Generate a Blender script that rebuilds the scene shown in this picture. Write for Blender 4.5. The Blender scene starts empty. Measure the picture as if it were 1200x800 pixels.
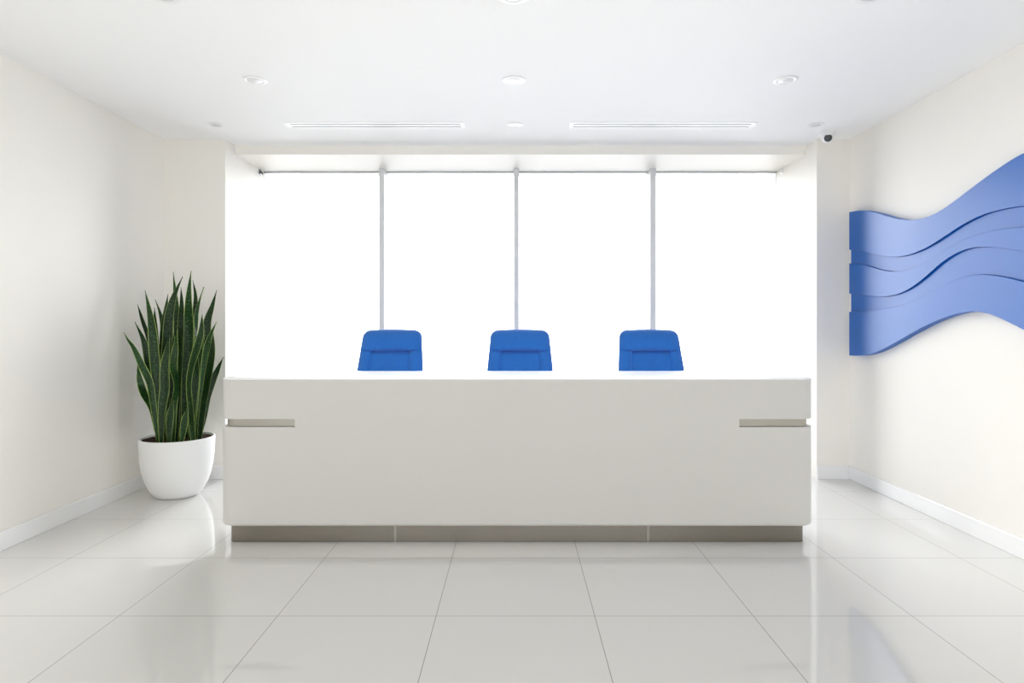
import bpy, bmesh, math, random
from mathutils import Vector, Matrix, noise
PI = math.pi
random.seed(7)
SC = bpy.context.scene
COL = SC.collection

# ------------------------------------------------------------------ helpers
def link(name, bm, mat, parent=None, smooth=True, angle=40):
    me = bpy.data.meshes.new(name)
    bmesh.ops.recalc_face_normals(bm, faces=bm.faces)
    bm.to_mesh(me); bm.free()
    if smooth:
        for p in me.polygons: p.use_smooth = True
        me.set_sharp_from_angle(angle=math.radians(angle))
    o = bpy.data.objects.new(name, me)
    COL.objects.link(o)
    me.materials.append(mat)
    if parent is not None: o.parent = parent
    return o

def thing(name, label, cat, loc=(0, 0, 0), rz=0.0, group=None):
    o = bpy.data.objects.new(name, None)
    o.empty_display_size = 0.1
    COL.objects.link(o)
    o.location = loc; o.rotation_euler = (0, 0, rz)
    tag(o, label, cat, group)
    return o

def tag(o, label, cat, group=None):
    o['label'] = label; o['category'] = cat
    if group: o['group'] = group
    return o

def struct(name, bm, mat, label=None, **kw):
    o = link(name, bm, mat, **kw)
    o['kind'] = 'structure'
    return o

def copy_tree(root):
    r = root.copy(); COL.objects.link(r)
    for ch in list(root.children):
        c = ch.copy(); COL.objects.link(c); c.parent = r
        for g in list(ch.children):
            d = g.copy(); COL.objects.link(d); d.parent = c
    return r

def box(bm, x0, x1, y0, y1, z0, z1, bev=0.0, seg=2):
    m = Matrix.Translation(((x0+x1)/2, (y0+y1)/2, (z0+z1)/2)) @ Matrix.Diagonal((x1-x0, y1-y0, z1-z0, 1))
    r = bmesh.ops.create_cube(bm, size=1.0, matrix=m)
    if bev > 0:
        es = list({e for v in r['verts'] for e in v.link_edges})
        bmesh.ops.bevel(bm, geom=es, offset=bev, segments=seg, affect='EDGES', profile=0.5)

def bx(*a, **k):
    bm = bmesh.new(); box(bm, *a, **k); return bm

def lathe(bm, prof, n=48, c=(0, 0, 0), close_top=True, close_bottom=True):
    """revolve a (radius, z) profile about the vertical through c"""
    rows = []
    for r, z in prof:
        if r < 1e-5:
            rows.append([bm.verts.new((c[0], c[1], c[2]+z))])
        else:
            rows.append([bm.verts.new((c[0]+r*math.cos(2*PI*i/n), c[1]+r*math.sin(2*PI*i/n), c[2]+z)) for i in range(n)])
    for a, b in zip(rows, rows[1:]):
        for i in range(n):
            j = (i+1) % n
            if len(a) == 1 and len(b) == 1: continue
            if len(a) == 1: bm.faces.new((a[0], b[i], b[j]))
            elif len(b) == 1: bm.faces.new((a[i], a[j], b[0]))
            else: bm.faces.new((a[i], a[j], b[j], b[i]))
    if close_bottom and len(rows[0]) > 1: bm.faces.new(rows[0])
    if close_top and len(rows[-1]) > 1: bm.faces.new(rows[-1])

def tube(bm, p0, p1, r0, r1=None, n=16):
    r1 = r0 if r1 is None else r1
    p0, p1 = Vector(p0), Vector(p1)
    d = (p1-p0).normalized()
    a = d.orthogonal().normalized(); b = d.cross(a)
    A = [bm.verts.new(p0 + (a*math.cos(2*PI*i/n)+b*math.sin(2*PI*i/n))*r0) for i in range(n)]
    B = [bm.verts.new(p1 + (a*math.cos(2*PI*i/n)+b*math.sin(2*PI*i/n))*r1) for i in range(n)]
    for i in range(n):
        j = (i+1) % n
        bm.faces.new((A[i], A[j], B[j], B[i]))
    bm.faces.new(A); bm.faces.new(B)

def loft(bm, rings, cap=True, closed=True):
    V = [[bm.verts.new(p) for p in r] for r in rings]
    n = len(V[0])
    for a, b in zip(V, V[1:]):
        for i in range(n if closed else n-1):
            j = (i+1) % n
            bm.faces.new((a[i], a[j], b[j], b[i]))
    if cap:
        bm.faces.new(V[0]); bm.faces.new(V[-1])
    return V

def hermite(pts, t):
    """smooth y(x) through pts (x ascending) at t"""
    n = len(pts)
    k = 0
    while k < n-2 and t > pts[k+1][0]: k += 1
    def slope(i):
        a, b = pts[max(i-1, 0)], pts[min(i+1, n-1)]
        return (b[1]-a[1])/(b[0]-a[0])
    (x0, y0), (x1, y1) = pts[k], pts[k+1]
    h = x1-x0; u = min(1, max(0, (t-x0)/h))
    return ((2*u**3-3*u*u+1)*y0 + (u**3-2*u*u+u)*h*slope(k)
            + (-2*u**3+3*u*u)*y1 + (u**3-u*u)*h*slope(k+1))

def spline(pts, n):
    """Catmull-Rom through 3-D points, n samples"""
    P = [Vector(p) for p in pts]
    P = [P[0]*2-P[1]] + P + [P[-1]*2-P[-2]]
    out = []
    m = len(P)-3
    for i in range(n):
        t = i/(n-1)*m
        k = min(int(t), m-1); u = t-k
        a, b, c, d = P[k:k+4]
        out.append(0.5*((2*b)+(c-a)*u+(2*a-5*b+4*c-d)*u*u+(3*b-a-3*c+d)*u**3))
    return out

# ------------------------------------------------------------------ materials
def srgb(r, g, b):
    f = lambda v: (v/255/12.92) if v/255 <= 0.04045 else ((v/255+0.055)/1.055)**2.4
    return (f(r), f(g), f(b), 1)

def mat(name, col, rough=0.5, metal=0.0, spec=0.5, coat=0.0, coat_rough=0.05, sheen=0.0,
        vary=0.0, vscale=6.0, bump=0.0, bscale=200.0, aniso=0.0):
    m = bpy.data.materials.new(name); m.use_nodes = True
    nt = m.node_tree; nd = nt.nodes; p = nd['Principled BSDF']
    p.inputs['Base Color'].default_value = col
    p.inputs['Roughness'].default_value = rough
    p.inputs['Metallic'].default_value = metal
    p.inputs['Specular IOR Level'].default_value = spec
    p.inputs['Coat Weight'].default_value = coat
    p.inputs['Coat Roughness'].default_value = coat_rough
    p.inputs['Sheen Weight'].default_value = sheen
    p.inputs['Anisotropic'].default_value = aniso
    tc = nd.new('ShaderNodeTexCoord')
    if vary > 0:
        nz = nd.new('ShaderNodeTexNoise'); nz.inputs['Scale'].default_value = vscale; nz.inputs['Detail'].default_value = 4
        nt.links.new(tc.outputs['Object'], nz.inputs['Vector'])
        mx = nd.new('ShaderNodeMix'); mx.data_type = 'RGBA'
        mx.inputs['A'].default_value = tuple(c*(1-vary) for c in col[:3])+(1,)
        mx.inputs['B'].default_value = tuple(min(1, c*(1+vary)) for c in col[:3])+(1,)
        nt.links.new(nz.outputs['Fac'], mx.inputs['Factor'])
        nt.links.new(mx.outputs['Result'], p.inputs['Base Color'])
    if bump > 0:
        nb = nd.new('ShaderNodeTexNoise'); nb.inputs['Scale'].default_value = bscale; nb.inputs['Detail'].default_value = 3
        nt.links.new(tc.outputs['Object'], nb.inputs['Vector'])
        b = nd.new('ShaderNodeBump'); b.inputs['Strength'].default_value = bump; b.inputs['Distance'].default_value = 0.002
        nt.links.new(nb.outputs['Fac'], b.inputs['Height'])
        nt.links.new(b.outputs['Normal'], p.inputs['Normal'])
    return m

M = {}
M['wall'] = mat('warm_white_wall_paint', srgb(245, 242, 236), 0.5, spec=0.22, vary=0.006, vscale=1.5, bump=0.04, bscale=350)
M['ceiling'] = mat('white_ceiling_paint', srgb(247, 247, 247), 0.7, spec=0.2, vary=0.004, vscale=1.5)
M['skirting'] = mat('white_gloss_skirting', srgb(244, 244, 244), 0.15, spec=0.5)
M['desk'] = mat('satin_white_lacquer', srgb(213, 211, 207), 0.38, spec=0.4, vary=0.004, vscale=2)
M['counter'] = mat('polished_white_counter', srgb(246, 246, 246), 0.22, spec=0.25)
M['steel'] = mat('brushed_steel', srgb(172, 168, 160), 0.28, metal=1.0, aniso=0.6)
M['plinth'] = mat('dark_brushed_steel', srgb(142, 136, 127), 0.24, metal=1.0, vary=0.05, vscale=3)
M['pot'] = mat('matt_white_pot', srgb(242, 242, 241), 0.45, spec=0.3, vary=0.006, vscale=8)
M['soil'] = mat('dark_potting_soil', srgb(62, 44, 34), 0.95, spec=0.1, vary=0.5, vscale=60, bump=1.0, bscale=90)
M['blue'] = mat('satin_blue_panel', srgb(4, 94, 180), 0.34, spec=0.44, vary=0.01, vscale=2)
M['fabric'] = mat('blue_wool_fabric', srgb(42, 108, 192), 0.9, spec=0.15, sheen=0.25, vary=0.10, vscale=30, bump=0.35, bscale=500)
M['dark_plastic'] = mat('dark_grey_plastic', srgb(52, 53, 56), 0.45)
M['chrome'] = mat('polished_aluminium', srgb(205, 206, 208), 0.2, metal=1.0)
M['mullion'] = mat('pale_grey_powder_coat', srgb(218, 219, 221), 0.4, spec=0.4)
M['frame'] = mat('grey_window_frame', srgb(176, 178, 180), 0.4)
M['fixture'] = mat('white_light_fitting', srgb(240, 240, 240), 0.35)
M['lens'] = mat('frosted_lamp_lens', srgb(222, 222, 222), 0.25)
M['grille'] = mat('white_vent_metal', srgb(240, 240, 240), 0.4)
M['slot'] = mat('vent_slot_shade', srgb(52, 53, 56), 0.6)  # shade inside the vent slots, put into the colour
M['dome'] = mat('smoked_camera_dome', srgb(70, 72, 76), 0.08, spec=0.6)
M['clip'] = mat('grey_metal_bracket', srgb(120, 122, 120), 0.35, metal=0.6)

def floor_material():
    m = bpy.data.materials.new('glossy_white_porcelain_tile'); m.use_nodes = True
    nt = m.node_tree; nd = nt.nodes; p = nd['Principled BSDF']
    tc = nd.new('ShaderNodeTexCoord'); sp = nd.new('ShaderNodeSeparateXYZ')
    nt.links.new(tc.outputs['Object'], sp.inputs[0])
    def line(sock, off):
        a = nd.new('ShaderNodeMath'); a.operation = 'SUBTRACT'; a.inputs[1].default_value = off
        nt.links.new(sock, a.inputs[0])
        d = nd.new('ShaderNodeMath'); d.operation = 'DIVIDE'; d.inputs[1].default_value = 0.8
        nt.links.new(a.outputs[0], d.inputs[0])
        pp = nd.new('ShaderNodeMath'); pp.operation = 'PINGPONG'; pp.inputs[1].default_value = 0.5
        nt.links.new(d.outputs[0], pp.inputs[0])
        return pp.outputs[0], d.outputs[0]
    lx, cx = line(sp.outputs['X'], 0.4)
    ly, cy = line(sp.outputs['Y'], 3.22)
    mn = nd.new('ShaderNodeMath'); mn.operation = 'MINIMUM'
    nt.links.new(lx, mn.inputs[0]); nt.links.new(ly, mn.inputs[1])
    lt = nd.new('ShaderNodeMath'); lt.operation = 'LESS_THAN'; lt.inputs[1].default_value = 0.0019/0.8
    nt.links.new(mn.outputs[0], lt.inputs[0])
    # faint tone difference from tile to tile
    fx = nd.new('ShaderNodeMath'); fx.operation = 'FLOOR'; nt.links.new(cx, fx.inputs[0])
    fy = nd.new('ShaderNodeMath'); fy.operation = 'FLOOR'; nt.links.new(cy, fy.inputs[0])
    cb = nd.new('ShaderNodeCombineXYZ'); nt.links.new(fx.outputs[0], cb.inputs[0]); nt.links.new(fy.outputs[0], cb.inputs[1])
    wn = nd.new('ShaderNodeTexWhiteNoise'); wn.noise_dimensions = '2D'; nt.links.new(cb.outputs[0], wn.inputs['Vector'])
    t = nd.new('ShaderNodeMix'); t.data_type = 'RGBA'
    t.inputs['A'].default_value = srgb(217, 216, 213); t.inputs['B'].default_value = srgb(219, 218, 215)
    nt.links.new(wn.outputs['Value'], t.inputs['Factor'])
    mx = nd.new('ShaderNodeMix'); mx.data_type = 'RGBA'
    nt.links.new(lt.outputs[0], mx.inputs['Factor'])
    nt.links.new(t.outputs['Result'], mx.inputs['A']); mx.inputs['B'].default_value = srgb(138, 136, 132)
    nt.links.new(mx.outputs['Result'], p.inputs['Base Color'])
    r = nd.new('ShaderNodeMix'); r.data_type = 'FLOAT'
    nt.links.new(lt.outputs[0], r.inputs['Factor']); r.inputs['A'].default_value = FLOOR_ROUGH; r.inputs['B'].default_value = 0.6
    nt.links.new(r.outputs['Result'], p.inputs['Roughness'])
    p.inputs['IOR'].default_value = 1.5
    return m
FLOOR_ROUGH = 0.0
M['floor'] = floor_material()

def glass_material():
    m = bpy.data.materials.new('clear_window_glass'); m.use_nodes = True
    nt = m.node_tree; nd = nt.nodes; nd.remove(nd['Principled BSDF'])
    out = nd['Material Output']
    t = nd.new('ShaderNodeBsdfTransparent'); t.inputs[0].default_value = (0.98, 0.98, 0.98, 1)
    g = nd.new('ShaderNodeBsdfGlossy'); g.inputs['Roughness'].default_value = 0.0
    f = nd.new('ShaderNodeFresnel'); f.inputs['IOR'].default_value = 1.5
    mx = nd.new('ShaderNodeMixShader')
    nt.links.new(f.outputs[0], mx.inputs[0]); nt.links.new(t.outputs[0], mx.inputs[1]); nt.links.new(g.outputs[0], mx.inputs[2])
    nt.links.new(mx.outputs[0], out.inputs[0])
    return m
M['glass'] = glass_material()

def leaf_material():
    m = bpy.data.materials.new('snake_plant_leaf'); m.use_nodes = True
    nt = m.node_tree; nd = nt.nodes; p = nd['Principled BSDF']
    uv = nd.new('ShaderNodeUVMap'); uv.uv_map = 'UVMap'
    sp = nd.new('ShaderNodeSeparateXYZ'); nt.links.new(uv.outputs[0], sp.inputs[0])
    # cross bands: noise stretched across the blade
    mp = nd.new('ShaderNodeMapping'); mp.inputs['Scale'].default_value = (4.0, 75.0, 1)
    nt.links.new(uv.outputs[0], mp.inputs[0])
    nz = nd.new('ShaderNodeTexNoise'); nz.inputs['Scale'].default_value = 1.0; nz.inputs['Detail'].default_value = 3; nz.inputs['Distortion'].default_value = 0.6
    nt.links.new(mp.outputs[0], nz.inputs['Vector'])
    cr = nd.new('ShaderNodeValToRGB')
    cr.color_ramp.elements[0].position = 0.40; cr.color_ramp.elements[0].color = srgb(20, 46, 18)
    cr.color_ramp.elements[1].position = 0.80; cr.color_ramp.elements[1].color = srgb(92, 124, 78)
    e = cr.color_ramp.elements.new(0.58); e.color = srgb(38, 78, 30)
    nt.links.new(nz.outputs['Fac'], cr.inputs[0])
    # pale yellow-green margins
    a = nd.new('ShaderNodeMath'); a.operation = 'SUBTRACT'; a.inputs[1].default_value = 0.5; nt.links.new(sp.outputs[0], a.inputs[0])
    b = nd.new('ShaderNodeMath'); b.operation = 'ABSOLUTE'; nt.links.new(a.outputs[0], b.inputs[0])
    c = nd.new('ShaderNodeMapRange'); c.inputs[1].default_value = 0.415; c.inputs[2].default_value = 0.455; nt.links.new(b.outputs[0], c.inputs[0])
    mx = nd.new('ShaderNodeMix'); mx.data_type = 'RGBA'
    nt.links.new(c.outputs[0], mx.inputs['Factor']); nt.links.new(cr.outputs[0], mx.inputs['A'])
    mx.inputs['B'].default_value = srgb(160, 182, 100)
    oi = nd.new('ShaderNodeObjectInfo'); rv = nd.new('ShaderNodeMapRange'); rv.inputs[3].default_value = 0.6; rv.inputs[4].default_value = 1.5
    nt.links.new(oi.outputs['Random'], rv.inputs[0])                 # some blades are greener than others
    hs = nd.new('ShaderNodeHueSaturation'); nt.links.new(rv.outputs[0], hs.inputs['Value']); nt.links.new(mx.outputs['Result'], hs.inputs['Color'])
    nt.links.new(hs.outputs[0], p.inputs['Base Color'])
    p.inputs['Roughness'].default_value = 0.36
    p.inputs['Specular IOR Level'].default_value = 0.4
    tr = nd.new('ShaderNodeBsdfTranslucent'); ms = nd.new('ShaderNodeMixShader'); ms.inputs[0].default_value = 0.22
    nt.links.new(hs.outputs[0], tr.inputs[0])                        # daylight glows through the thin blades
    nt.links.new(p.outputs[0], ms.inputs[1]); nt.links.new(tr.outputs[0], ms.inputs[2])
    nt.links.new(ms.outputs[0], nd['Material Output'].inputs[0])
    return m
M['leaf'] = leaf_material()
LEAVES = [
    ([(-3.017, 5.36, 0.517), (-3.049, 5.367, 0.824), (-3.082, 5.373, 0.989), (-3.15, 5.38, 1.125), (-3.219, 5.387, 1.268), (-3.273, 5.393, 1.34), (-3.314, 5.4, 1.405)], 0.058, 0.3),
    ([(-3.043, 5.42, 0.514), (-3.085, 5.43, 0.73), (-3.164, 5.44, 0.874), (-3.206, 5.45, 0.996), (-3.234, 5.46, 1.142)], 0.066, 0.5),
    ([(-3.077, 5.48, 0.503), (-3.109, 5.485, 0.883), (-3.163, 5.49, 1.176), (-3.203, 5.495, 1.338), (-3.279, 5.5, 1.492)], 0.066, 0.4),
    ([(-3.059, 5.5, 0.499), (-3.079, 5.51, 0.807), (-3.129, 5.52, 1.101), (-3.179, 5.53, 1.352), (-3.237, 5.54, 1.507), (-3.287, 5.55, 1.648)], 0.066, -0.4),
    ([(-3.007, 5.42, 0.514), (-3.029, 5.42, 0.818), (-3.065, 5.42, 1.18), (-3.087, 5.42, 1.456), (-3.116, 5.42, 1.629), (-3.145, 5.42, 1.76)], 0.08, 0.2),
    ([(-3.055, 5.6, 0.482), (-3.076, 5.612, 1.095), (-3.098, 5.625, 1.395), (-3.135, 5.638, 1.56), (-3.188, 5.65, 1.689)], 0.066, 0.3),
    ([(-3.022, 5.5, 0.499), (-3.045, 5.487, 0.956), (-3.074, 5.475, 1.25), (-3.082, 5.463, 1.47), (-3.082, 5.45, 1.616)], 0.073, -0.2),
    ([(-2.996, 5.44, 0.51), (-3.01, 5.452, 0.814), (-3.024, 5.464, 1.105), (-3.024, 5.476, 1.397), (-3.008, 5.488, 1.58), (-2.993, 5.5, 1.735)], 0.073, -0.3),
    ([(-2.924, 5.36, 0.517), (-2.932, 5.35, 0.826), (-2.934, 5.34, 1.113), (-2.907, 5.33, 1.363), (-2.888, 5.32, 1.527), (-2.847, 5.31, 1.683), (-2.763, 5.3, 1.867)], 0.087, 0.5),
    ([(-2.998, 5.62, 0.493), (-2.979, 5.628, 1.32), (-2.991, 5.635, 1.583), (-3.01, 5.643, 1.772), (-3.029, 5.65, 1.938)], 0.066, 0.2),
    ([(-2.852, 5.36, 0.517), (-2.833, 5.364, 0.896), (-2.82, 5.368, 1.183), (-2.815, 5.372, 1.47), (-2.81, 5.376, 1.635), (-2.819, 5.38, 1.786)], 0.08, -0.2),
    ([(-2.86, 5.5, 0.507), (-2.831, 5.5, 1.102), (-2.816, 5.5, 1.433), (-2.816, 5.5, 1.654), (-2.809, 5.5, 1.786), (-2.794, 5.5, 1.933)], 0.087, 0.2),
    ([(-2.865, 5.58, 0.493), (-2.837, 5.584, 0.947), (-2.816, 5.588, 1.321), (-2.803, 5.592, 1.605), (-2.805, 5.596, 1.732), (-2.83, 5.6, 1.859)], 0.073, -0.2),
    ([(-2.809, 5.5, 0.507), (-2.779, 5.5, 1.102), (-2.757, 5.5, 1.36), (-2.75, 5.5, 1.544), (-2.721, 5.5, 1.676), (-2.684, 5.5, 1.794)], 0.051, 1.1),
    ([(-2.778, 5.6, 0.497), (-2.744, 5.608, 1.02), (-2.725, 5.616, 1.32), (-2.714, 5.624, 1.493), (-2.673, 5.632, 1.636), (-2.639, 5.64, 1.772)], 0.087, 0.3),
    ([(-2.677, 5.34, 0.521), (-2.711, 5.337, 0.757), (-2.724, 5.333, 0.971), (-2.694, 5.33, 1.149), (-2.649, 5.327, 1.292), (-2.619, 5.323, 1.413), (-2.61, 5.32, 1.555)], 0.095, -0.3),
    ([(-2.745, 5.52, 0.503), (-2.719, 5.526, 0.805), (-2.692, 5.532, 1.1), (-2.673, 5.538, 1.278), (-2.646, 5.544, 1.381), (-2.597, 5.55, 1.492)], 0.073, 0.4),
    ([(-2.657, 5.4, 0.524), (-2.642, 5.4, 0.748), (-2.613, 5.4, 0.929), (-2.584, 5.4, 1.109), (-2.563, 5.4, 1.253), (-2.556, 5.4, 1.398)], 0.087, -0.2),
    ([(-2.73, 5.55, 0.505), (-2.704, 5.556, 0.712), (-2.684, 5.562, 0.838), (-2.643, 5.568, 0.979), (-2.601, 5.574, 1.075), (-2.551, 5.58, 1.187)], 0.066, 0.5),
    ([(-2.955, 5.3, 0.521), (-2.933, 5.3, 0.761), (-2.912, 5.3, 0.939), (-2.912, 5.3, 1.116), (-2.891, 5.3, 1.257), (-2.87, 5.3, 1.385)], 0.08, 0.1),
    ([(-2.857, 5.33, 0.515), (-2.861, 5.336, 0.757), (-2.835, 5.342, 0.97), (-2.867, 5.348, 1.113), (-2.849, 5.354, 1.291), (-2.838, 5.36, 1.434)], 0.073, 0.6),
    ([(-2.924, 5.58, 0.485), (-2.909, 5.58, 0.948), (-2.902, 5.58, 1.358), (-2.887, 5.58, 1.619)], 0.08, 0.1),
    ([(-2.79, 5.55, 0.498), (-2.76, 5.55, 0.876), (-2.745, 5.55, 1.21), (-2.701, 5.55, 1.381)], 0.08, 0.1),
    ([(-2.968, 5.55, 0.491), (-2.981, 5.56, 0.875), (-2.979, 5.57, 1.247), (-3.014, 5.58, 1.47)], 0.073, 0.1),
    ([(-3.088, 5.58, 0.485), (-3.107, 5.587, 0.798), (-3.126, 5.593, 1.096), (-3.099, 5.6, 1.358)], 0.073, 0.1),
    ([(-2.753, 5.42, 0.506), (-2.739, 5.42, 0.818), (-2.71, 5.42, 1.108), (-2.703, 5.42, 1.253)], 0.073, 0.3),
    ([(-2.77, 5.3, 0.521), (-2.749, 5.3, 0.655), (-2.721, 5.3, 0.776)], 0.058, 0.1),
    ([(-2.873, 5.28, 0.524), (-2.856, 5.275, 0.694), (-2.825, 5.27, 0.85)], 0.058, 0.3),
]
SKY_BACK, SKY_FRONT, GROUND, ZENITH, EXPOSURE = 1.95, 10.5, 0.6, 2.6, -0.45
# ------------------------------------------------------------------ room (metres; camera at the origin, looking along +Y)
XL, XR = -3.346, 3.184          # side walls
YB = 6.075                      # pilaster fronts of the back wall
YW = 7.02                       # window glass
YF = -3.2                       # unseen back end, left open behind the camera to let fill daylight in
ZC = 3.232                      # ceiling
NL, NR = -2.761, 2.868          # window niche sides
ZH = 3.145                      # underside of the window header

struct('floor', bx(XL-0.2, XR+0.2, YF, YW+0.25, -0.12, 0), M['floor'], smooth=False)
struct('ceiling', bx(XL-0.2, XR+0.2, YF, YW+0.25, ZC, ZC+0.15), M['ceiling'], smooth=False)
struct('wall_left', bx(XL-0.15, XL, YF, YW+0.2, 0, ZC), M['wall'], smooth=False)
struct('wall_right', bx(XR, XR+0.15, YF, YW+0.2, 0, ZC), M['wall'], smooth=False)
struct('wall_back', bx(XL, NL, YB, YW+0.2, 0, ZC), M['wall'], smooth=False)
struct('wall_back_right', bx(NR, XR, YB, YW+0.2, 0, ZC), M['wall'], smooth=False)
struct('trim_1', bx(NL, NR, 6.297, YW+0.2, ZH, ZC), M['wall'], smooth=False)          # header over the windows

def skirting(name, x0, x1, y0, y1):
    struct(name, bx(x0, x1, y0, y1, 0, 0.124, bev=0.003, seg=1), M['skirting'], smooth=False)
skirting('baseboard_left', XL, XL+0.013, YF, YB)
skirting('baseboard_right', XR-0.013, XR, YF, YB)
skirting('baseboard_back', XL+0.013, NL, YB-0.013, YB)
skirting('baseboard_back_right', NR, XR-0.013, YB-0.013, YB)

# windows: four tall panes between three deep mullions
mul = [(-1.466, -1.409), (-0.018, 0.039), (1.447, 1.511)]
edges = [NL] + [v for ab in mul for v in ab] + [NR]
for i in range(4):
    x0, x1 = edges[2*i], edges[2*i+1]
    bm = bmesh.new()
    for a in ((x0, x1, YW-0.02, YW+0.04, ZH-0.012, ZH), (x0, x1, YW-0.03, YW+0.05, 0.0, 0.06)):
        box(bm, *a)
    w = struct('window_%d' % (i+1), bm, M['frame'], smooth=False)
    link('glass_pane', bx(x0, x1, YW, YW+0.012, 0.06, ZH-0.012), M['glass'], w, smooth=False)
for i, (x0, x1) in enumerate(mul):
    struct('trim_%d' % (i+2), bx(x0, x1, 6.846, YW+0.05, 0, ZH, bev=0.003, seg=1), M['mullion'], smooth=False)

# small brackets in the two upper corners of the window niche
def bracket(loc, sx, label, m):
    t = thing('blind_bracket', label, 'bracket', loc)
    link('mounting_plate', bx(0, 0.006*sx, -0.03, 0.03, -0.05, 0, bev=0.001) if sx > 0 else bx(-0.006, 0, -0.03, 0.03, -0.05, 0, bev=0.001), m, t)
    bm = bmesh.new()
    tube(bm, (0.004*sx, 0, -0.022), (0.034*sx, 0, -0.046), 0.010, 0.012, 14)
    link('end_pin', bm, m, t)
    return t
bracket((NL, 6.90, ZH-0.004), 1, 'small dark grey metal bracket in the upper left corner of the window niche', M['clip'])
bracket((NR, 6.86, ZH-0.004), -1, 'small white bracket in the upper right corner of the window niche', M['fixture'])

# ------------------------------------------------------------------ reception desk
DX, DHW = 0.011, 1.9975
DY0, DY1 = 4.257, 4.957
ZT, ZB = 1.109, 0.121
SX = 1.4825                      # inner end of the side slots
SZ0, SZ1 = 0.785, 0.838

def rrect(hw, y0, y1, r, n=10, inset=0.0):
    """rounded rectangle, counter-clockwise, starting at the front left"""
    hw -= inset; y0 += inset; y1 -= inset; r = max(r-inset, 0.004)
    pts = []
    for cx, cy, a0 in ((-hw+r, y0+r, PI), (hw-r, y0+r, 1.5*PI), (hw-r, y1-r, 0), (-hw+r, y1-r, 0.5*PI)):
        for i in range(n+1):
            a = a0+0.5*PI*i/n
            pts.append((cx+r*math.cos(a), cy+r*math.sin(a)))
    return pts

def outline(inset=0.0, groove=0.0):
    """desk plan with doubled points at the slot ends, so a groove can stop square"""
    base = rrect(DHW, DY0, DY1, 0.10, inset=inset)
    n = 11
    res = []
    y0, y1 = DY0+inset, DY1-inset
    grv = rrect(DHW, DY0, DY1, 0.10, inset=inset+groove)
    gy0, gy1 = y0+groove, y1-groove
    L = grv if groove else base
    res += L[:n]                                      # front left corner
    res += [(-SX, gy0), (-SX, y0), (SX, y0), (SX, gy0)]
    res += L[n:3*n]                                   # right end
    res += [(SX, gy1), (SX, y1), (-SX, y1), (-SX, gy1)]
    res += L[3*n:]
    return [(x+DX, y) for x, y in res]

desk = thing('reception_desk', 'long white reception desk with rounded corners, steel slots and a recessed steel plinth', 'reception desk', (DX, (DY0+DY1)/2, 0))
OFF = Vector((-DX, -(DY0+DY1)/2, 0))
def at_desk(pts, z): return [Vector((x, y, z))+OFF for x, y in pts]
rings = []
R = 0.022
for i in range(7):                                   # rounded lower edge
    a = i/6*0.5*PI
    rings.append(at_desk(outline(inset=R*(1-math.sin(a))), ZB+R*(1-math.cos(a))))
e = 0.0025
rings += [at_desk(outline(), SZ0-e), at_desk(outline(0.0, e), SZ0), at_desk(outline(0.0, 0.034), SZ0+0.0005),
          at_desk(outline(0.0, 0.034), SZ1-0.0005), at_desk(outline(0.0, e), SZ1), at_desk(outline(), SZ1+e)]
ZC0 = ZT-0.009
rings.append(at_desk(outline(), ZC0))
bm = bmesh.new(); loft(bm, rings)
bmesh.ops.remove_doubles(bm, verts=bm.verts, dist=1e-6)
link('body', bm, M['desk'], desk, angle=35)
# counter slab
bm = bmesh.new()
rr = []
for ins, z in ((0, ZC0), (0, ZT-0.005), (0.0015, ZT-0.0018), (0.005, ZT)):
    rr.append(at_desk([(x+DX, y) for x, y in rrect(DHW, DY0, DY1, 0.10, n=12, inset=ins)], z))
loft(bm, rr)
link('countertop', bm, M['counter'], desk, angle=35)
# steel lining of the two slots
for s in (-1, 1):
    pl = [p for p in rrect(DHW, DY0, DY1, 0.10, n=12, inset=0.029)]
    n = 13
    if s < 0:
        path = [(-SX, DY1-0.029)] + pl[3*n:] + pl[:n] + [(-SX, DY0+0.029)]
    else:
        path = [(SX, DY0+0.029)] + pl[n:3*n] + [(SX, DY1-0.029)]
    pi_ = [p for p in rrect(DHW, DY0, DY1, 0.10, n=12, inset=0.033)]
    if s < 0:
        pin = [(-SX, DY1-0.033)] + pi_[3*n:] + pi_[:n] + [(-SX, DY0+0.033)]
    else:
        pin = [(SX, DY0+0.033)] + pi_[n:3*n] + [(SX, DY1-0.033)]
    bm = bmesh.new()
    a0 = at_desk([(x+DX, y) for x, y in path], SZ0+0.001); a1 = at_desk([(x+DX, y) for x, y in path], SZ1-0.001)
    b0 = at_desk([(x+DX, y) for x, y in pin], SZ0+0.001); b1 = at_desk([(x+DX, y) for x, y in pin], SZ1-0.001)
    loft(bm, [[p, q, r_, t_] for p, q, r_, t_ in zip(a0, a1, b1, b0)])
    o = link('slot_lining', bm, M['steel'], desk, angle=35)
    o['label'] = 'brushed steel slot lining'
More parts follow.
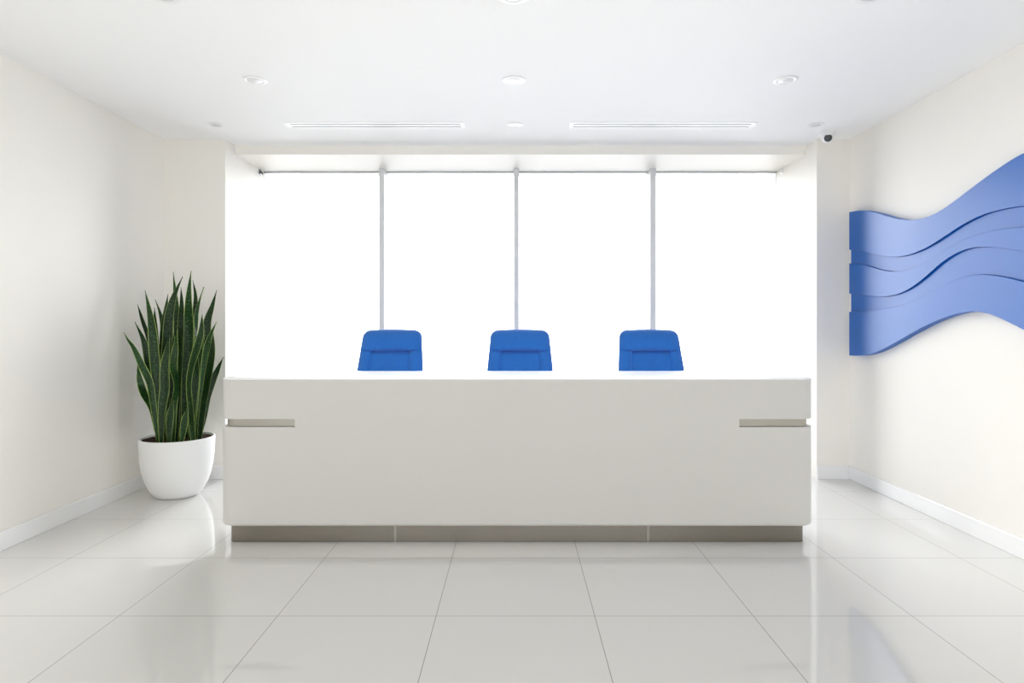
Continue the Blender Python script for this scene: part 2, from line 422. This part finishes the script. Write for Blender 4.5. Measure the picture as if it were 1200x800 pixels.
# steel plinth, three sheets across the front and the returns behind
PY0, PY1, PHW = DY0+0.055, DY1-0.055, DHW-0.055
pts = rrect(PHW, PY0, PY1, 0.035, n=8)
bm = bmesh.new(); loft(bm, [at_desk([(x+DX, y) for x, y in rrect(PHW-0.006, PY0+0.006, PY1-0.006, 0.03, n=8)], z) for z in (0.0, ZB+0.002)])
link('plinth_core', bm, M['plinth'], desk, angle=35)
n = 9
def sheet(path, name='plinth_sheet'):
    """a 4 mm steel sheet following a plan path; ends bent in slightly"""
    P = [Vector((x, y, 0)) for x, y in path]
    inn = []
    for i, p in enumerate(P):
        a = P[max(i-1, 0)]; b = P[min(i+1, len(P)-1)]
        d = (b-a).normalized(); nrm = Vector((-d.y, d.x, 0))
        inn.append(p+nrm*0.005)
    bm = bmesh.new()
    loft(bm, [[Vector((p.x+DX, p.y, 0.001))+OFF, Vector((p.x+DX, p.y, ZB+0.001))+OFF, Vector((q.x+DX, q.y, ZB+0.001))+OFF, Vector((q.x+DX, q.y, 0.001))+OFF] for p, q in zip(P, inn)])
    o = link(name, bm, M['plinth'], desk, angle=35); return o
J0, J1 = -0.824, 0.888
sheet([(-PHW, PY1-0.04)] + pts[:n] + [(J0-0.001, PY0)])
sheet([(J0+0.001, PY0), (J1-0.001, PY0)])
sheet([(J1+0.001, PY0)] + pts[n:2*n] + [(PHW, PY1-0.04)])
for jx in (J0, J1):                                   # lighter strips added to stand in for the bright highlights at the sheet joints
    prof = [(0.011*math.cos(a), -0.004*math.sin(a)) for a in [PI*k/10 for k in range(11)]]
    prof = [(0.011, 0.002)] + prof + [(-0.011, 0.002)]
    bm = bmesh.new()
    loft(bm, [at_desk([(jx+DX+px, PY0+py) for px, py in prof], z) for z in (0.002, ZB+0.001)])
    link('joint_highlight', bm, M['steel'], desk, angle=50)['label'] = 'lighter steel strip standing in for the joint highlight'

# ------------------------------------------------------------------ chairs
def chair_back():
    """upholstered high backrest; local origin at the floor under the seat, front towards -Y"""
    Z0, Z1 = 0.66, 1.428
    NU, NV = 96, 110
    zs = 1.238                      # cross seam
    def lean(z): return 0.36*(z-1.07)
    def hw(z):
        w = 0.286 - (z-1.07)*0.085 if z > 1.0 else 0.292 - (1.0-z)*0.10
        r = 0.058; q = Z1-z
        if q < r: w -= r-math.sqrt(max(0, r*r-(r-q)**2))
        q = z-Z0
        if q < r: w -= r-math.sqrt(max(0, r*r-(r-q)**2))
        return w
    def g(d, s): return math.exp(-(d/s)**2)
    def front(u, z):
        v = (z-Z0)/(Z1-Z0)
        edge = (max(0, 1-abs(u)**5.0))**0.5
        top = (max(0, 1-abs(2*v-1)**26))**0.5
        t = 0.060*edge*top
        U = 0.60
        if z > zs-0.004:                                           # head cushion
            t += 0.030*edge*math.sin(min(1, max(0, (z-zs)/(Z1-zs)))*PI)**0.7 if zs < z < Z1 else 0
        else:
            if abs(u) > U: t += 0.016*edge*math.sin(min(1, (abs(u)-U)/(1-U))*PI)**0.8       # side bolsters
            else: t -= 0.014*(1-abs(u/U)**8)*min(1, (zs-z)/0.02)                             # inset panel
        # sewn seams
        zl = zs if abs(u) < U else zs+0.022*((abs(u)-U)/(1-U))
        dep = 0.040 if abs(u) < U else 0.016*(1-((abs(u)-U)/(1-U))**2)
        t -= dep*g(z-zl, 0.013 if abs(u) < U else 0.007)
        if z < zs: t -= 0.012*g((abs(u)-U)*0.28, 0.008)*min(1, (zs-z)/0.012)
        return t
    def back(u, z):
        v = (z-Z0)/(Z1-Z0)
        return 0.045*(max(0, 1-abs(u)**5))**0.5*(max(0, 1-abs(2*v-1)**26))**0.5
    bm = bmesh.new()
    zz = [Z0+(Z1-Z0)*k/NV for k in range(NV+1)]
    extra = [Z1-0.0005, Z1-0.002, Z1-0.005, Z0+0.0005, Z0+0.003, zs-0.004, zs+0.004]
    zz = sorted(set(zz+extra))
    us = [math.sin(0.5*PI*(-1+2*i/NU)) for i in range(NU+1)]
    rows = []
    for z in zz:
        w = hw(z); r = []
        for u in us: r.append((u*w, lean(z)-front(u, z)+0.05*abs(u)**2*-0.35, z))
        for u in reversed(us[1:-1]): r.append((u*w, lean(z)+back(u, z)-0.05*abs(u)**2*0.35, z))
        rows.append(r)
    rows = [[(x, y, z-0.013*(x/0.27)**2*((z-Z0)/(Z1-Z0))**5) for x, y, z in r] for r in rows]      # gently arched top
    loft(bm, rows)
    return bm

def make_chair(label, x, rz):
    t = thing('office_chair', label, 'chair', (x, 5.53, 0), rz, 'blue office chairs behind the reception desk')
    link('backrest', chair_back(), M['fabric'], t, angle=60)
    bm = bmesh.new(); rr = []
    for ins, z in ((0.05, 0.60), (0.012, 0.61), (0, 0.635), (0, 0.665), (0.01, 0.688), (0.04, 0.700), (0.12, 0.704)):
        rr.append([(px, py, z) for px, py in rrect(0.255, -0.46, -0.02, 0.12, n=8, inset=ins)])
    loft(bm, rr)
    link('seat', bm, M['fabric'], t, angle=60)
    bm = bmesh.new()
    box(bm, -0.045, 0.045, -0.30, -0.02, 0.565, 0.60, bev=0.006); box(bm, -0.04, 0.04, -0.02, 0.012, 0.57, 0.80, bev=0.006)
    link('support_bracket', bm, M['dark_plastic'], t)
    bm = bmesh.new(); tube(bm, (0, -0.2, 0.10), (0, -0.2, 0.34), 0.030); tube(bm, (0, -0.2, 0.34), (0, -0.2, 0.57), 0.018)
    link('gas_lift', bm, M['chrome'], t)
    bm = bmesh.new(); lathe(bm, [(0, 0.07), (0.045, 0.07), (0.045, 0.125), (0, 0.125)], 24, (0, -0.2, 0))
    for k in range(5):
        a = 2*PI*k/5+PI/2
        tube(bm, (0.03*math.cos(a), -0.2+0.03*math.sin(a), 0.10), (0.29*math.cos(a), -0.2+0.29*math.sin(a), 0.075), 0.024, 0.014, 12)
    link('star_base', bm, M['chrome'], t)
    for k in range(5):
        a = 2*PI*k/5+PI/2
        cx, cy = 0.285*math.cos(a), -0.2+0.285*math.sin(a)
        bm = bmesh.new()
        tx, ty = -math.sin(a), math.cos(a)
        for s in (-1, 1):
            tube(bm, (cx+tx*0.006*s, cy+ty*0.006*s, 0.029), (cx+tx*0.024*s, cy+ty*0.024*s, 0.029), 0.029, n=18)
        tube(bm, (cx, cy, 0.029), (cx, cy, 0.075), 0.007, n=10)
        link('caster', bm, M['dark_plastic'], t)
    return t
c0 = make_chair('blue fabric office chair behind the white desk, nearest the potted snake plant', -1.083, 0.0)
for lab, x in (('blue fabric office chair behind the middle of the white desk, between the other two', 0.040),
               ('blue fabric office chair behind the white desk, nearest the blue wave wall panel', 1.174)):
    c = copy_tree(c0); c.location.x = x; c['label'] = lab

# ------------------------------------------------------------------ snake plant in its pot
PX, PY = -2.912, 5.5
t = thing('potted_snake_plant', 'tall green snake plant in a large round white pot, left of the desk', 'potted plant', (PX, PY, 0))
def leaf(pts, w, tw):
    n = 30
    C_ = spline(pts, n)
    bm = bmesh.new(); uvl = bm.loops.layers.uv.new('UVMap')
    length = sum((C_[i+1]-C_[i]).length for i in range(n-1))
    F_, B_ = [], []
    s = 0.0; S = []
    K = [-1, -0.84, -0.45, 0, 0.45, 0.84, 1]
    for i in range(n):
        if i: s += (C_[i]-C_[i-1]).length
        v = s/length; S.append(s)
        d = (C_[min(i+1, n-1)]-C_[max(i-1, 0)]).normalized()
        side = d.cross(Vector((0, 1, 0))).normalized()
        ang = 0.25*tw+1.9*tw*math.sin(v*PI*1.35-0.5)
        side = (Matrix.Rotation(ang, 3, d) @ side).normalized()
        nrm = side.cross(d).normalized()
        if nrm.y > 0: nrm = -nrm
        wd = w*0.49*(0.40+0.60*math.sin(min(1, v/0.62)*PI/2)**1.2)
        if v > 0.60: wd *= max(0.03, (1-((v-0.60)/0.40)**1.9))
        ch = 0.20*(1-0.55*v)
        fr, bk = [], []
        for k in K:
            p = C_[i]+side*(k*wd)+nrm*(wd*ch*2*(k*k)-wd*ch)
            th = 0.0035*(1-abs(k)**3)+0.0006
            fr.append(bm.verts.new(p+nrm*th)); bk.append(bm.verts.new(p-nrm*th))
        F_.append(fr); B_.append(bk)
    m = len(K)
    def quad(vs, us):
        f = bm.faces.new(vs)
        for lp, u in zip(f.loops, us): lp[uvl].uv = u
    U = [(k+1)/2 for k in K]
    for i in range(n-1):
        for k in range(m-1):
            quad((F_[i][k], F_[i][k+1], F_[i+1][k+1], F_[i+1][k]), ((U[k], S[i]), (U[k+1], S[i]), (U[k+1], S[i+1]), (U[k], S[i+1])))
            quad((B_[i][k+1], B_[i][k], B_[i+1][k], B_[i+1][k+1]), ((U[k+1], S[i]), (U[k], S[i]), (U[k], S[i+1]), (U[k+1], S[i+1])))
        for k in (0, m-1):
            quad((F_[i][k], F_[i+1][k], B_[i+1][k], B_[i][k]), ((U[k], S[i]), (U[k], S[i+1]), (U[k], S[i+1]), (U[k], S[i])))
    for row, i in ((F_, 0), (F_, n-1)):
        quad(tuple(F_[i])+tuple(reversed(B_[i])), tuple((u, S[i]) for u in U)+tuple((u, S[i]) for u in reversed(U)))
    for v in bm.verts: v.co -= Vector((PX, PY, 0))
    return bm
for pts, w, tw in LEAVES:
    b0 = Vector(pts[0]); rest = Vector((PX+(b0.x-PX)*0.90, PY+(b0.y-PY)*0.90, 0.455))
    link('leaf', leaf([tuple(rest)]+pts[1:], w, tw), M['leaf'], t, angle=70)

bm = bmesh.new()
lathe(bm, [(0, 0), (0.148, 0), (0.1646, 0.005), (0.1813, 0.018), (0.2091, 0.055), (0.2387, 0.11), (0.2627, 0.18), (0.2793, 0.26), (0.2886, 0.34), (0.2937, 0.43),
           (0.2946, 0.496), (0.2928, 0.502), (0.2895, 0.504), (0.2812, 0.503), (0.278, 0.499), (0.2766, 0.46), (0.2498, 0.30), (0, 0.28)], 72)
link('pot', bm, M['pot'], t, angle=50)
bm = bmesh.new()
NS = 40
ring0 = [bm.verts.new((0, 0, 0.486))]
prev = None
for j in range(1, 9):
    r = 0.277*j/8
    cur = [bm.verts.new((r*math.cos(2*PI*i/NS), r*math.sin(2*PI*i/NS), 0.484+0.010*noise.noise(Vector((r*20*math.cos(2*PI*i/NS), r*20*math.sin(2*PI*i/NS), 3))))) for i in range(NS)]
    for i in range(NS):
        k = (i+1) % NS
        if prev is None: bm.faces.new((ring0[0], cur[i], cur[k]))
        else: bm.faces.new((prev[i], prev[k], cur[k], cur[i]))
    prev = cur
low = [bm.verts.new((v.co.x*0.97, v.co.y*0.97, 0.40)) for v in prev]
for i in range(NS):
    k = (i+1) % NS
    bm.faces.new((prev[i], prev[k], low[k], low[i]))
bm.faces.new(low)
o = link('soil', bm, M['soil'], t, angle=60)
o['label'] = 'dark brown potting soil'

# ------------------------------------------------------------------ blue wave relief on the right wall
CURVES = [
 [(2.9,2.30),(3.2,2.42),(3.55,2.505),(3.92,2.526),(4.039,2.503),(4.237,2.449),(4.455,2.378),(4.634,2.321),(4.828,2.284),(5.039,2.293),(5.269,2.347),(5.521,2.434),(5.75,2.497),(5.973,2.521)],
 [(2.9,1.90),(3.2,2.02),(3.55,2.13),(3.92,2.199),(4.186,2.209),(4.343,2.193),(4.513,2.153),(4.697,2.095),(4.896,2.044),(5.113,2.019),(5.269,2.026),(5.477,2.063),(5.703,2.118),(5.973,2.168)],
 [(2.9,1.77),(3.2,1.87),(3.55,1.98),(3.92,2.068),(4.12,2.084),(4.30,2.080),(4.45,2.062),(4.60,2.025),(4.77,1.970),(4.931,1.925),(5.113,1.901),(5.269,1.905),(5.477,1.939),(5.703,2.0),(5.973,2.041)],
 [(2.9,1.63),(3.2,1.70),(3.55,1.80),(3.92,1.919),(4.087,1.957),(4.237,1.985),(4.371,1.996),(4.513,1.979),(4.697,1.917),(4.896,1.817),(5.113,1.737),(5.309,1.707),(5.477,1.709),(5.703,1.732),(5.973,1.758)],
 [(2.9,1.47),(3.2,1.52),(3.55,1.61),(3.92,1.73),(4.087,1.774),(4.211,1.798),(4.343,1.808),(4.455,1.800),(4.573,1.779),(4.72,1.738),(4.896,1.682),(5.113,1.631),(5.269,1.612),(5.477,1.597),(5.703,1.585),(5.973,1.588)],
 [(2.9,1.15),(3.2,1.20),(3.55,1.30),(3.92,1.434),(4.039,1.483),(4.186,1.534),(4.316,1.559),(4.455,1.555),(4.634,1.523),(4.828,1.470),(5.039,1.399),(5.269,1.313),(5.521,1.231),(5.75,1.189),(5.973,1.179)]]
art = thing('wave_wall_panel', 'large blue layered wave relief panel mounted on the right wall', 'wall art', (XR, 4.4, 1.8))
NY = 120
ys = [2.9+(5.973-2.9)*i/NY for i in range(NY+1)]
Z = []
for c in CURVES:
    z = [hermite(c, y) for y in ys]
    for _ in range(10): z = [z[0]]+[(z[i-1]+2*z[i]+z[i+1])/4 for i in range(1, NY)]+[z[-1]]
    Z.append(z)
DEPTH = [0.060, 0.043, 0.060, 0.043, 0.060]
for k in range(5):
    bm = bmesh.new()
    rings = []
    dp = DEPTH[k]; e = 0.0015
    gap = 0.0 if k % 2 == 0 else 0.0004
    for y, zt, zb in zip(ys, Z[k], Z[k+1]):
        zt -= gap; zb += gap
        x0, x1 = -0.002, -dp
        rings.append([Vector((x0, y-4.4, zt-1.8)), Vector((x1+e, y-4.4, zt-1.8)), Vector((x1, y-4.4, zt-e-1.8)),
                      Vector((x1, y-4.4, zb+e-1.8)), Vector((x1+e, y-4.4, zb-1.8)), Vector((x0, y-4.4, zb-1.8))])
    loft(bm, rings)
    link('wave_band', bm, M['blue'], art, angle=30)

# ------------------------------------------------------------------ ceiling fittings
def downlight(x, y, r, label, drop=0.007):
    t = thing('downlight', label, 'ceiling light', (x, y, ZC), 0, 'round ceiling downlights')
    bm = bmesh.new()
    lathe(bm, [(r*0.62, 0.0), (r*0.62, -drop*0.6), (r*0.68, -drop), (r*0.90, -drop*0.9), (r*0.985, -drop*0.55), (r, 0.0)], 48, close_top=False, close_bottom=False)
    link('trim_ring', bm, M['fixture'], t, angle=50)
    bm = bmesh.new()
    lathe(bm, [(r*0.62, 0.0), (r*0.62, -drop*0.75), (r*0.45, -drop*1.15), (0, -drop*1.35)], 40, close_top=False, close_bottom=True)
    link('lens', bm, M['lens'], t, angle=50)
    return t
LABS = {
 (0, 0): 'round white downlight at the top edge of the ceiling, above the plant side', (0, 1): 'round white downlight at the top edge of the ceiling, over the middle',
 (0, 2): 'round white downlight at the top edge of the ceiling, above the wave panel side',
 (1, 0): 'round white downlight in front of the left ceiling vent', (1, 1): 'round white downlight in the middle row, over the middle chair',
 (1, 2): 'round white downlight in front of the right ceiling vent',
 (2, 0): 'small white downlight near the back left corner, left of the left vent', (2, 1): 'small white downlight between the two ceiling vents',
 (2, 2): 'small white downlight near the back right corner, beside the security camera'}
for j, (y, r, xs) in enumerate(((3.42, 0.086, (-1.886, -0.010, 1.905)), (4.605, 0.086, (-1.88, -0.010, 1.95)), (5.63, 0.070, (-2.64, 0.0, 2.65)))):
    for i, x in enumerate(xs):
        downlight(x, y, r, LABS[(j, i)])

def vent(x0, x1, label):
    t = thing('ceiling_vent', label, 'air vent', ((x0+x1)/2, 5.645, ZC), 0, 'linear ceiling vents')
    w = (x1-x0)/2
    bm = bmesh.new()
    d = 0.004
    for a in ((-w-0.035, w+0.035, -0.080, -0.040), (-w-0.035, w+0.035, 0.043, 0.075), (-w, w, -0.018, 0.021),
              (-w-0.035, -w, -0.040, 0.043), (w, w+0.035, -0.040, 0.043)):
        box(bm, a[0], a[1], a[2], a[3], -d, 0)
    link('frame', bm, M['grille'], t, smooth=False)
    link('slot_shade_plate', bx(-w, w, -0.040, 0.043, -0.0012, 0.0), M['slot'], t, smooth=False)['label'] = 'dark plate with the slot shade in its colour'  # flat dark plate, painted as the shade between the vent bars
    return t
vent(-1.985, -0.485, 'long white linear ceiling vent with dark slots, on the plant side')
vent(0.515, 2.075, 'long white linear ceiling vent with dark slots, on the wave panel side')

t = thing('security_camera', 'small white dome security camera with dark lens at the back right ceiling corner', 'camera', (2.865, 5.86, ZC))
bm = bmesh.new(); lathe(bm, [(0.066, 0), (0.068, -0.012), (0.064, -0.028), (0.054, -0.036), (0, -0.036)], 40)
link('base', bm, M['fixture'], t, angle=45)
bm = bmesh.new()
lathe(bm, [(0.046, -0.034)]+[(0.050*math.cos(a), -0.048-0.050*math.sin(a)) for a in [i/12*PI/2 for i in range(13)]][:-1]+[(0, -0.098)], 40)
link('shell', bm, M['fixture'], t, angle=45)
bm = bmesh.new()
dirv = Vector((-0.30, -0.92, -0.22)).normalized()
a = dirv.orthogonal().normalized(); b = dirv.cross(a)
cen = Vector((0, 0, -0.052)); prev = None; tipv = None
for i in range(9):
    th = 0.72*(1-i/8)
    rr_ = 0.0515*math.sin(th); hh = 0.0515*math.cos(th)
    if i == 8: cur = [bm.verts.new(cen+dirv*hh)]
    else: cur = [bm.verts.new(cen+dirv*hh+(a*math.cos(2*PI*k/28)+b*math.sin(2*PI*k/28))*rr_) for k in range(28)]
    if prev:
        for k in range(28):
            q = (k+1) % 28
            bm.faces.new((prev[k], prev[q], cur[0]) if len(cur) == 1 else (prev[k], prev[q], cur[q], cur[k]))
    else: bm.faces.new(cur)
    prev = cur
link('lens_cover', bm, M['dome'], t, angle=45)['label'] = 'smoked dark lens cover'

# ------------------------------------------------------------------ light: bright overcast daylight through the windows and the back end left open for fill
W = bpy.data.worlds.new('overcast_daylight'); SC.world = W; W.use_nodes = True
nt = W.node_tree; nd = nt.nodes
bg = nd['Background']
tc = nd.new('ShaderNodeTexCoord'); sp = nd.new('ShaderNodeSeparateXYZ'); mr = nd.new('ShaderNodeMapRange')
nt.links.new(tc.outputs['Generated'], sp.inputs[0]); nt.links.new(sp.outputs['Y'], mr.inputs[0])
mr.inputs[1].default_value = -0.6; mr.inputs[2].default_value = 0.6
mr.inputs[3].default_value = SKY_BACK; mr.inputs[4].default_value = SKY_FRONT
gd = nd.new('ShaderNodeMapRange'); gd.inputs[1].default_value = -0.25; gd.inputs[2].default_value = 0.02
gd.inputs[3].default_value = GROUND; gd.inputs[4].default_value = 1.0      # paving outside is darker than the overcast sky
nt.links.new(sp.outputs['Z'], gd.inputs[0])
ml = nd.new('ShaderNodeMath'); ml.operation = 'MULTIPLY'
nt.links.new(mr.outputs[0], ml.inputs[0]); nt.links.new(gd.outputs[0], ml.inputs[1])
zg = nd.new('ShaderNodeMapRange'); zg.inputs[1].default_value = 0.0; zg.inputs[2].default_value = 0.8
zg.inputs[3].default_value = 1.0; zg.inputs[4].default_value = ZENITH      # an overcast sky is brightest overhead
nt.links.new(sp.outputs['Z'], zg.inputs[0])
m2 = nd.new('ShaderNodeMath'); m2.operation = 'MULTIPLY'
nt.links.new(ml.outputs[0], m2.inputs[0]); nt.links.new(zg.outputs[0], m2.inputs[1])
nt.links.new(m2.outputs[0], bg.inputs['Strength'])
bg.inputs['Color'].default_value = (0.965, 0.985, 1.0, 1)

def portal(name, loc, rot, sx, sy):
    l = bpy.data.lights.new(name, 'AREA'); l.shape = 'RECTANGLE'; l.size = sx; l.size_y = sy; l.cycles.is_portal = True
    o = bpy.data.objects.new(name, l); COL.objects.link(o); o.location = loc; o.rotation_euler = rot
portal('window_daylight', ((NL+NR)/2, YW+0.1, 1.57), (-PI/2, 0, 0), NR-NL, 3.14)
portal('open_back_fill', ((XL+XR)/2, YF-0.02, 1.616), (PI/2, 0, 0), XR-XL, ZC)  # portal over the back end left open for fill daylight

# ------------------------------------------------------------------ camera
cd = bpy.data.cameras.new('camera'); cam = bpy.data.objects.new('camera', cd); COL.objects.link(cam)
cam.location = (0, 0, 1.47); cam.rotation_euler = (PI/2, 0, 0)
cd.sensor_width = 36; cd.sensor_fit = 'HORIZONTAL'; cd.lens = 748/1200*36
cd.shift_x = -4/1200; cd.shift_y = -20/1200
cd.clip_start = 0.05; cd.clip_end = 100
SC.camera = cam

SC.cycles.use_denoising = True
SC.cycles.max_bounces = 14; SC.cycles.diffuse_bounces = 10; SC.cycles.glossy_bounces = 6
SC.cycles.transparent_max_bounces = 12
SC.cycles.caustics_reflective = False; SC.cycles.caustics_refractive = False
SC.cycles.sample_clamp_indirect = 8
v = SC.view_settings
v.view_transform = 'Standard'; v.look = 'None'; v.exposure = EXPOSURE; v.gamma = 1.0; v.use_curve_mapping = False
